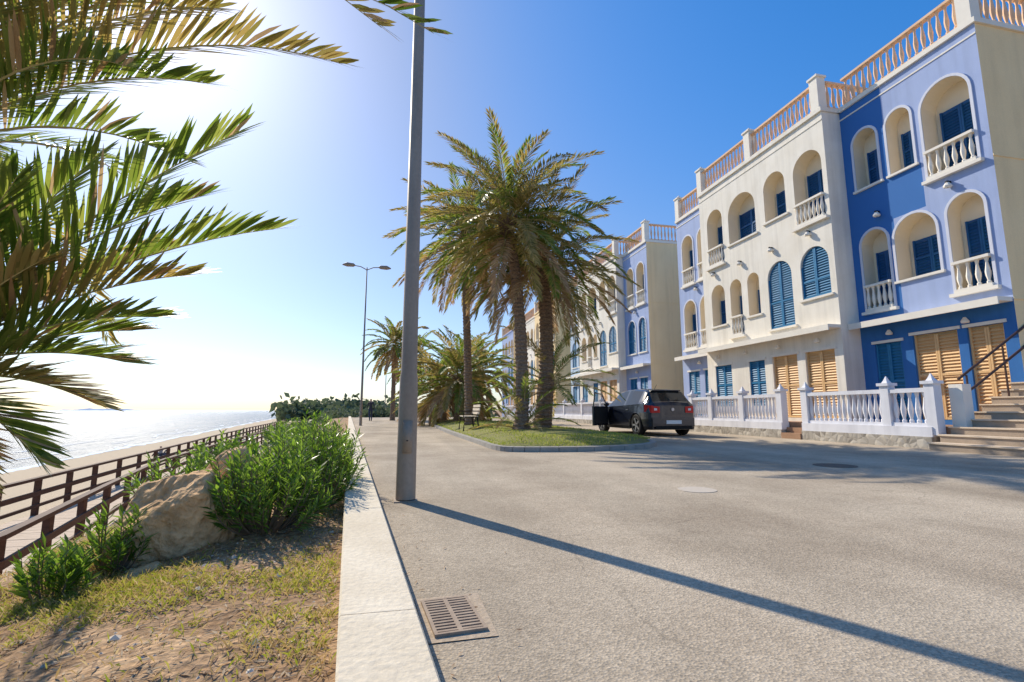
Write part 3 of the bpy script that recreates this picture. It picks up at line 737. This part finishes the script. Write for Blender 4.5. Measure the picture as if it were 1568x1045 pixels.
# near palms (crowns partly outside the view)
def aimed(m,b,tip,lift,nl=56,Lf=.34,w=.019,mi=0,start=.12,dry=.06):
    b=Vector(b); tip=Vector(tip); ctl=(b+tip)/2+Vector((0,0,lift))
    S=[b.lerp(ctl,t/12).lerp(ctl.lerp(tip,t/12),t/12) for t in range(13)]
    frond(m,S,nl,Lf,w,mi,2,.010,vee=.55,s0=start,dryp=dry,a0=58,a1=20,dr=(0,.10))
m=MB(); c0=Vector((-2.55,3.05,2.15))
trunk(m,[(-2.75,3.0,-.6),(-2.7,3.0,.8),c0],.17,.13)
aimed(m,c0,(-.33,2.33,2.52),.62,66,.34,.019,1)
aimed(m,c0,(.10,2.11,2.58),1.35,76,.34,.019,0)
aimed(m,c0,(-.14,2.2,2.64),1.5,70,.34,.019,1)
aimed(m,c0,(-.95,2.48,2.42),.36,60,.34)
aimed(m,c0,(-.93,2.42,2.78),.50,60,.34,mi=1)
aimed(m,c0,(-1.21,2.32,2.35),.45,56,.32)
aimed(m,c0,(-1.5,2.2,2.7),.5,56,.32,mi=1)
aimed(m,c0,(-1.5,2.5,2.95),.45,56,.34,mi=1)
aimed(m,c0,(-1.15,2.75,2.15),.35,56,.34,mi=0)
for i in range(22):
    az=math.radians(U(70,300))
    frond(m,spine(c0,az,math.radians(U(-10,80)),math.radians(U(50,80)),U(1.6,2.1),10),46,.30,.022,0 if R()<.6 else 1,1,.012)
m.obj('date_palm',PM)
m=MB(); c1=Vector((-2.35,2.9,.95))
trunk(m,[(-2.55,2.95,-.6),(-2.5,2.9,.2),c1],.15,.12)
aimed(m,c1,(-.82,2.56,2.24),.22,66,.36)
aimed(m,c1,(-.62,2.5,1.72),.28,70,.36)
aimed(m,c1,(-.98,2.60,1.90),.28,62,.34,mi=0)
aimed(m,c1,(-1.01,2.62,1.50),.22,62,.34,mi=1)
aimed(m,c1,(-1.17,2.70,1.30),.20,58,.34)
aimed(m,c1,(-1.30,2.74,1.08),.20,56,.32)
aimed(m,c1,(-1.43,2.79,.88),.20,54,.30,mi=1,dry=.3)
aimed(m,c1,(-1.62,2.77,.62),.22,50,.30,mi=0,dry=.1)
aimed(m,c1,(-1.75,2.62,.52),.22,46,.28,mi=1,dry=.4)
aimed(m,c1,(-1.45,2.60,2.05),.10,56,.34)
aimed(m,c1,(-1.35,3.1,1.75),.12,56,.34,mi=1)
aimed(m,c1,(-1.55,2.5,1.5),.12,52,.32,mi=1)
aimed(m,c1,(-1.65,2.45,1.85),.05,54,.32,mi=0)
aimed(m,c1,(-1.5,3.2,1.3),.15,52,.32)
aimed(m,c1,(-1.8,2.5,.75),.12,48,.28,mi=1,dry=.4)
for i in range(16):
    az=math.radians(U(80,290))
    frond(m,spine(c1,az,math.radians(U(-5,80)),math.radians(U(40,70)),U(1.3,1.8),10),46,.30,.022,0 if R()<.6 else 1,1,.012)
m.obj('date_palm',PM)

# ------------------------------------------------------------------ street lamps
M_gal=pmat('galvanised_steel',(.42,.33,.25),(.31,.24,.18),2,.6,metal=.1,stretch=(3,3,.5),fine=.06,bscale=30)
def lamp(name,x,y,H,r0=.09,az=0.35):
    E=empty(name,(x,y,0)); m=MB()
    m.lathe((0,0,0),[(.15,0),(.15,.012)],4,0,rot=.5)
    m.lathe((0,0,.02),[(r0*1.04,.0),(r0,.9),(r0*.96,1.15),(r0*.86,1.2),(r0*.42,H-.02)],20,0)
    m.box(-.045,.045,-r0-.012,-r0+.02,.45,.75,0); m.lathe((0,-r0-.012,.56),[(.008,0),(.008,.01)],8,1)
    o=m.obj('pole',[M_gal,M_metal],E,smooth=False)
    for p in o.data.polygons:
        if len(p.vertices)==4 and p.area>.001 and abs(p.normal.z)<.2 and p.index>10: p.use_smooth=True
    h=MB()
    for sg in (-1,1):
        dx,dy=math.cos(az)*sg,math.sin(az)*sg
        h.tube([(0,0,H-.15),(dx*.35,dy*.35,H+.02),(dx*.75,dy*.75,H+.06)],.028,8,0)
        S=[(dx*.65,dy*.65,H+.06),(dx*.75,dy*.75,H+.075),(dx*1.1,dy*1.1,H+.08),(dx*1.35,dy*1.35,H+.05)]
        h.tube(S,[.04,.11,.13,.03],8,0)
    h.obj('lamp_heads',[M_gal],E)
lamp('street_lamp',.076,4.97,9.0)
lamp('street_lamp',-2.1,28.9,9.0,.075,.1)
lamp('street_lamp',1.3,50,9.0,.075,.1)
lamp('street_lamp',-2.0,70,9.0,.075,.1)

# ------------------------------------------------------------------ bench, bin
E=empty('park_bench',(2.35,17.6,.2)); b=MB()
for i in range(4): b.box(-.22+i*.12,-.12+i*.12,-.8,.8,.43,.46,0)
for i in range(3): b.obox((.27+i*.02,-.8,.56+i*.12),(.27+i*.02,.8,.56+i*.12),.03,.09,0)
for y_ in (-.65,.65):
    b.tube([(-.24,y_,-.05),(-.2,y_,.42),(.22,y_,.42),(.34,y_,.88)],.025,6,1); b.tube([(.3,y_,-.05),(.22,y_,.42)],.025,6,1); b.tube([(-.24,y_,.42),(-.24,y_,.62),(.26,y_,.62)],.02,6,1)
b.obj('slats_and_frame',[pmat('bench_wood',(.72,.62,.48),(.6,.5,.38),5,.6),M_metal],E)
E=empty('litter_bin',(1.0,40,0)); b=MB(); b.lathe((0,0,.2),[(.18,0),(.22,.3),(.23,.6),(.25,.62),(.25,.66),(.1,.75)],12,0); b.tube([(0,0,0),(0,0,.25)],.04,8,0); b.obj('bin_body',[M_metal],E)

# ------------------------------------------------------------------ car
def car(x,y,rot,sc):
    E=empty('parked_hatchback_car',(x,y,0)); E.rotation_euler[2]=rot; E.scale=(sc,)*3
    M_paint,nt,N,L,bs=newmat('black_car_paint'); bs.inputs['Base Color'].default_value=(.010,.014,.026,1); bs.inputs['Roughness'].default_value=.25; bs.inputs['Coat Weight'].default_value=.5
    M_glass,nt,N,L,bs=newmat('tinted_glass'); bs.inputs['Base Color'].default_value=(.015,.02,.022,1); bs.inputs['Roughness'].default_value=.06; bs.inputs['Specular IOR Level'].default_value=.5
    M_blk=pmat('black_rubber',(.015,.015,.015),(.01,.01,.01),8,.8)
    M_red=pmat('tail_light_red',(.65,.015,.015),(.55,.01,.01),20,.2)
    M_pl=pmat('number_plate',(.8,.8,.78),(.78,.78,.75),20,.4)
    M_rim_=pmat('alloy_rim',(.5,.5,.52),(.4,.4,.42),20,.35,metal=.8)
    M_int=pmat('car_interior',(.03,.03,.032),(.02,.02,.02),8,.8)
    wh=(.72,3.27)
    def lerp(tab,t):
        for (a,va),(b,vb) in zip(tab,tab[1:]):
            if t<=b: return va+(vb-va)*max(0,(t-a))/(b-a)
        return tab[-1][1]
    W=[(0,.72),(.06,.80),(.14,.84),(.3,.865),(.8,.875),(2.2,.875),(3.2,.87),(3.7,.82),(3.95,.68),(4.05,.52)]
    BELT=[(0,.90),(.1,.97),(.5,.99),(2.0,.94),(2.9,.92),(3.3,.88),(3.8,.76),(4.0,.62),(4.05,.55)]
    ROOF=[(0,.92),(.06,1.02),(.12,1.06),(.36,1.38),(.5,1.43),(1.2,1.48),(1.9,1.47),(2.3,1.42),(3.05,.97),(3.3,.91),(3.8,.79),(4.0,.65),(4.05,.57)]
    RW=[(0,.66),(.12,.68),(.36,.62),(.6,.60),(1.2,.60),(2.3,.57),(3.05,.68),(3.3,.74),(3.8,.70),(4.05,.45)]
    ysn=sorted(set([0,.03,.06,.09,.12,.2,.28,.36,.42,.5]+[.55+i*.05 for i in range(1,70)]+[4.0,4.05]))
    ysn=[t for t in ysn if t<=4.05]
    m=MB(); rows=[]
    for t in ysn:
        w=lerp(W,t); be=lerp(BELT,t); ro=lerp(ROOF,t); rw=lerp(RW,t); zb=.20
        for q in wh:
            dd=abs(t-q)
            if dd<.39: zb=max(zb,.34+math.sqrt(max(0,.39**2-dd*dd))-.02)
        ch=min(zb,.72)
        def zz(z): return max(z,ch+(z-.2)*.02)
        P=[(w*.95,ch),(w*.99,zz(.30)),(w*1.01,zz(.52)),(w*1.005,zz(.72) if be>.8 else zz(.2+(be-.2)*.7)),(w*.965,max(be,ch+.03)),(rw+(w*.95-rw)*.08,ro-.05 if ro-be>.06 else be+.004),(rw*.90,ro),(rw*.5,ro+.018),(0,ro+.025)]
        rows.append(P)
    for sg in (-1,1):
        for j in range(len(ysn)-1):
            t=(ysn[j]+ysn[j+1])/2
            for i in range(8):
                a,b,c,d_=rows[j][i],rows[j][i+1],rows[j+1][i+1],rows[j+1][i]
                mi=0
                if i==4 and .62<t<2.7 and not(1.45<t<1.53): mi=1
                if i==7 and (.12<t<.36): mi=1
                if i==6 and (.12<t<.36): mi=1
                if i>=6 and 2.33<t<3.0: mi=1
                if i==0: mi=3
                m.face([(sg*a[0],ysn[j],a[1]),(sg*b[0],ysn[j],b[1]),(sg*c[0],ysn[j+1],c[1]),(sg*d_[0],ysn[j+1],d_[1])],mi)
    for j,yc in ((0,0),(-1,4.05)):
        P=rows[j]; m.face([(a,yc,b) for a,b in P]+[(-a,yc,b) for a,b in reversed(P)],0)
    m.box(-.60,.60,.1,3.95,.2,.55,3)
    m.box(-.72,.72,-.06,.05,.30,.56,0); m.box(-.62,.62,-.064,-.06,.22,.32,3)
    for sg in (-1,1):
        P0=[(sg*.44,-.018,.72),(sg*.44,-.018,.90),(sg*.725,-.014,.93),(sg*.725,-.014,.71)]
        P1=[(sg*.725,-.014,.71),(sg*.725,-.014,.93),(sg*.868,.18,.96),(sg*.872,.18,.75)]
        m.face(P0,2); m.face(P1,2)
        m.face([(sg*.44,-.018,.90),(sg*.44,.03,.91),(sg*.725,.03,.94),(sg*.725,-.014,.93)],2)
        m.face([(sg*.54,-.022,.79),(sg*.54,-.022,.85),(sg*.64,-.022,.86),(sg*.64,-.022,.79)],4)
        m.box(min(sg*.884,sg*.887),max(sg*.884,sg*.887),1.2,1.34,.80,.83,5)
    m.box(-.26,.26,-.075,-.065,.38,.49,4)
    m.box(-.5,.5,.30,.46,1.40,1.43,0)
    m.box(-.02,.30,.02,.05,1.08,1.10,3)
    m.tube([(0,-.012,.82),(0,-.03,.82)],.05,12,5)
    m.tube([(0,1.0,1.49),(0,.85,1.62)],.006,5,3)
    for sg in (-1,1): m.lathe((sg*.97,2.62,.93),[(.03,0),(.09,.03),(.10,.1),(.05,.15)],8,0)
    m.obj('body',[M_paint,M_glass,M_red,M_blk,M_pl,M_rim_],E,smooth=False)
    wm=MB()
    for q in wh:
        for sg in (-1,1):
            prof_=[(.22,-.10),(.30,-.105),(.33,-.08),(.335,0),(.33,.08),(.30,.105),(.22,.10)]
            k=len(wm.v); n=28
            for r,o in prof_:
                for i in range(n):
                    a=2*math.pi*i/n; wm.v.append((sg*.775+o,q+r*math.cos(a),.335+r*math.sin(a)))
            for j in range(len(prof_)-1):
                for i in range(n): wm.f.append((k+j*n+i,k+j*n+(i+1)%n,k+(j+1)*n+(i+1)%n,k+(j+1)*n+i)); wm.m.append(0)
            wm.face([(sg*.82,q+.23*math.cos(2*math.pi*i/n),.335+.23*math.sin(2*math.pi*i/n)) for i in range(n)],0)
            for i in range(5):
                a=2*math.pi*i/5; ca,sa=math.cos(a),math.sin(a)
                wm.obox((sg*.86,q+.03*ca,.335+.03*sa),(sg*.865,q+.225*ca,.335+.225*sa),.055,.02,1,up=Vector((1,0,0)))
            for i in range(n):
                a=2*math.pi*i/n;a2=2*math.pi*(i+1)/n
                wm.face([(sg*.87,q+.205*math.cos(a),.335+.205*math.sin(a)),(sg*.87,q+.205*math.cos(a2),.335+.205*math.sin(a2)),(sg*.872,q+.235*math.cos(a2),.335+.235*math.sin(a2)),(sg*.872,q+.235*math.cos(a),.335+.235*math.sin(a))],1)
    wm.obj('wheels',[M_blk,M_rim_],E,smooth=False)
    D=empty('front_door'); D.parent=E; D.location=(-.90,2.72,0); D.rotation_euler[2]=math.radians(-52)
    d=MB(); 
    d.box(-.035,.035,-1.05,0,.28,.93,0); d.box(.036,.05,-.98,-.08,.34,.88,2)
    d.obox((0,-.02,.93),(.05,-.45,1.34),.03,.04,0); d.obox((.05,-.45,1.34),(.06,-1.0,1.38),.03,.04,0); d.obox((.06,-1.0,1.38),(0,-1.03,.93),.03,.04,0)
    M_clear,nt,N,L,bs=newmat('door_window_glass'); bs.inputs['Base Color'].default_value=(.5,.55,.55,1); bs.inputs['Roughness'].default_value=.03; bs.inputs['Alpha'].default_value=.35
    d.face([(0,-.04,.93),(.05,-.45,1.33),(.06,-1.0,1.37),(0,-1.02,.93)],1)
    d.obj('door_panel',[M_paint,M_clear,M_int],D)
    return E
car(8.78,15.0,math.radians(2),1.07)

# ------------------------------------------------------------------ people (distant)
def person(name,loc,rot,joints,edges,rad,cols,scale=1):
    me=bpy.data.meshes.new(name); me.from_pydata(joints,edges,[])
    o=bpy.data.objects.new(name,me); COL.objects.link(o); o.location=loc; o.rotation_euler[2]=rot; o.scale=(scale,)*3
    md=o.modifiers.new('skin','SKIN')
    for i,r in enumerate(rad):
        me.skin_vertices[0].data[i].radius=(r,r*.8 if r>.1 else r); 
    me.skin_vertices[0].data[0].use_root=True
    sb=o.modifiers.new('sub','SUBSURF'); sb.levels=2; sb.render_levels=2
    m,nt,N,L,b=newmat(name+'_clothes'); tc=N.new('ShaderNodeTexCoord'); s=N.new('ShaderNodeSeparateXYZ'); L.new(tc.outputs['Object'],s.inputs[0])
    r=N.new('ShaderNodeValToRGB'); r.color_ramp.interpolation='CONSTANT'; cr=r.color_ramp
    zs,cc=cols
    while len(cr.elements)<len(cc): cr.elements.new(.5)
    for i,(z,c) in enumerate(zip(zs,cc)): cr.elements[i].position=z/2; cr.elements[i].color=(*c,1)
    mm=N.new('ShaderNodeMath'); mm.operation='MULTIPLY'; mm.inputs[1].default_value=.5; L.new(s.outputs['Z'],mm.inputs[0]); L.new(mm.outputs[0],r.inputs[0]); L.new(r.outputs[0],b.inputs['Base Color']); b.inputs['Roughness'].default_value=.8
    me.materials.append(m); return o
J=[(0,0,.95),(0,0,1.2),(0,0,1.42),(0,.01,1.52),(0,.02,1.62),(0,.02,1.72),
   (.1,0,.9),(.11,.14,.5),(.11,.10,.08),(.11,.24,.04),(-.1,0,.9),(-.11,-.06,.5),(-.11,-.26,.12),(-.11,-.14,.04),
   (.19,0,1.40),(.24,-.08,1.12),(.25,.02,.88),(-.19,0,1.40),(-.24,.08,1.12),(-.25,.2,.92)]
Ed=[(0,1),(1,2),(2,3),(3,4),(4,5),(0,6),(6,7),(7,8),(8,9),(0,10),(10,11),(11,12),(12,13),(2,14),(14,15),(15,16),(2,17),(17,18),(18,19)]
Rd=[.13,.12,.14,.055,.085,.075,.09,.062,.042,.035,.09,.062,.042,.035,.06,.045,.035,.06,.045,.035]
person('walking_person',(-2.2,40,0),.3,J,Ed,Rd,([0,.08,.92,1.45,1.68],[(.05,.05,.05),(.03,.04,.08),(.04,.04,.05),(.5,.3,.2),(.03,.02,.01)]))
Js=[(0,0,.12),(0,-.04,.38),(0,-.02,.6),(0,0,.70),(0,.02,.79),(0,.02,.88),
    (.1,.08,.12),(.12,.42,.38),(.12,.66,.06),(.12,.78,.05),(-.1,.08,.12),(-.12,.42,.38),(-.12,.66,.06),(-.12,.78,.05),
    (.19,0,.58),(.24,.14,.36),(.16,.36,.36),(-.19,0,.58),(-.24,.14,.36),(-.16,.36,.36)]
person('seated_person',(-15.5,39.2,-2.36),1.2,Js,Ed,Rd,([0,.3,.62,.84],[(.04,.05,.1),(.08,.08,.1),(.5,.3,.2),(.03,.02,.01)]),.85)
person('seated_person',(-16.1,39.6,-2.36),1.2,Js,Ed,Rd,([0,.3,.62,.84],[(.04,.04,.04),(.3,.3,.32),(.5,.3,.2),(.03,.02,.01)]),.85)

# ------------------------------------------------------------------ distance
M_ft=leafmat('hazy_foliage',[(.08,.11,.06),(.13,.16,.09),(.10,.13,.07)],.2,.8)  # leaf greens lightened: the haze of distance is mixed into the colour
t=MB()
for _ in range(280):
    dd=U(110,330); x=xl(min(dd,400))-U(-14,9+dd*.03); y=dd
    rad=U(1.5,3.4); h=U(2.0,4.8)
    for _ in range(60):
        v=Vector((U(-1,1),U(-1,1),U(0,1)))
        p=Vector((x,y,-.5))+Vector((v.x*rad,v.y*rad,v.z*h*(1-.4*(v.x**2+v.y**2))))
        a=Vector((U(-1,1),U(-1,1),U(-1,1))).normalized()
        t.leaf(p,a,Vector((U(-1,1),U(-1,1),U(-1,1))).normalized(),U(1,2),U(.6,1.3),.1,0)
t.obj('distant_trees',[M_ft])
t=MB()
for _ in range(75):
    y=U(62,100); x=U(-9,12); rad=U(1,2.2); h=U(1.0,2.0) if x>-3 else U(.8,1.5)
    for _ in range(150):
        v=Vector((U(-1,1),U(-1,1),U(0,1)))
        p=Vector((x,y,-.2))+Vector((v.x*rad,v.y*rad,v.z*h*(1-.4*(v.x**2+v.y**2))))
        t.leaf(p,Vector((U(-1,1),U(-1,1),U(-1,1))).normalized(),Vector((U(-1,1),U(-1,1),U(-1,1))).normalized(),U(.4,.9),U(.2,.5),.1,0)
t.obj('hedge_foliage',[M_ft])
t=MB(); t.box(-15,-9,135,142,0,3.0,0); t.box(-15.3,-8.7,134.6,142.4,3.0,3.3,1)
for i in range(3): t.box(-14.3+i*2.0,-13.1+i*2.0,134.9,135.0,.9,2.1,1)
t.obj('beach_pavilion',[pmat('pavilion_wall',(.34,.31,.27),None),pmat('pavilion_roof',(.22,.20,.19),None)])
t=MB()
random.seed(3)
def hill(x0,x1,y,h,n=40,base=-3):
    prev=None
    for i in range(n+1):
        s=i/n; x=x0+(x1-x0)*s; z=h*(math.sin(math.pi*s)**.8)*(.75+.5*noise.noise(Vector((s*7,h,0)))+.25*noise.noise(Vector((s*25,h,0))))
        cur=(x,z)
        if prev:
            t.face([(prev[0],y,base),(x,y,base),(x,y+60,max(z,0)),(prev[0],y+60,max(prev[1],0))])
        prev=cur
hill(-3300,-3130,4200,36,20); hill(-2500,-1900,4300,18)
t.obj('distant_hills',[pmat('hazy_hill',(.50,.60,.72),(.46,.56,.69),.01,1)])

# ------------------------------------------------------------------ light
el=math.radians(38); az=math.radians(-27.6)
sd=Vector((math.sin(az)*math.cos(el),math.cos(az)*math.cos(el),math.sin(el)))
ld=bpy.data.lights.new('sun','SUN'); ld.energy=5.0; ld.angle=math.radians(.53); ld.color=(1,.91,.76)
lo=bpy.data.objects.new('sun',ld); COL.objects.link(lo); lo.rotation_euler=sd.to_track_quat('Z','Y').to_euler(); lo.location=(-30,60,50)
wd=bpy.data.worlds.new('World'); scene.world=wd; wd.use_nodes=True
N=wd.node_tree.nodes; L=wd.node_tree.links
sk=N.new('ShaderNodeTexSky'); sk.sky_type='NISHITA'; sk.sun_disc=False; sk.sun_elevation=el; sk.sun_rotation=az
sk.air_density=1.0; sk.dust_density=.65; sk.ozone_density=3.0; sk.altitude=0
tn=N.new('ShaderNodeVectorMath'); tn.operation='MULTIPLY'; tn.inputs[1].default_value=(.84,1.03,1.22); L.new(sk.outputs[0],tn.inputs[0])
hs=N.new('ShaderNodeHueSaturation'); hs.inputs['Saturation'].default_value=1.22; hs.inputs['Value'].default_value=1.22; L.new(tn.outputs[0],hs.inputs['Color'])
# the bright haze near the sun and the horizon is paler than the deep zenith blue
bw=N.new('ShaderNodeRGBToBW'); L.new(sk.outputs[0],bw.inputs[0])
mr=N.new('ShaderNodeMapRange'); mr.interpolation_type='SMOOTHSTEP'; mr.inputs[1].default_value=.9; mr.inputs[2].default_value=4.4; L.new(bw.outputs[0],mr.inputs[0])
t2=N.new('ShaderNodeVectorMath'); t2.operation='MULTIPLY'; t2.inputs[1].default_value=(.78,.83,.93); L.new(sk.outputs[0],t2.inputs[0])
mx=N.new('ShaderNodeMix'); mx.data_type='RGBA'; L.new(mr.outputs[0],mx.inputs['Factor']); L.new(hs.outputs[0],mx.inputs[6]); L.new(t2.outputs[0],mx.inputs[7])
L.new(mx.outputs[2],N['Background'].inputs['Color']); N['Background'].inputs['Strength'].default_value=.15

# ------------------------------------------------------------------ camera
cd=bpy.data.cameras.new('camera'); cd.sensor_width=36; cd.lens=17.45; cd.clip_end=20000; cd.clip_start=.05
co=bpy.data.objects.new('camera',cd); COL.objects.link(co); co.location=(0,0,.85); co.rotation_euler=(math.radians(97.94),0,math.radians(-12.6))
scene.camera=co
print('done')
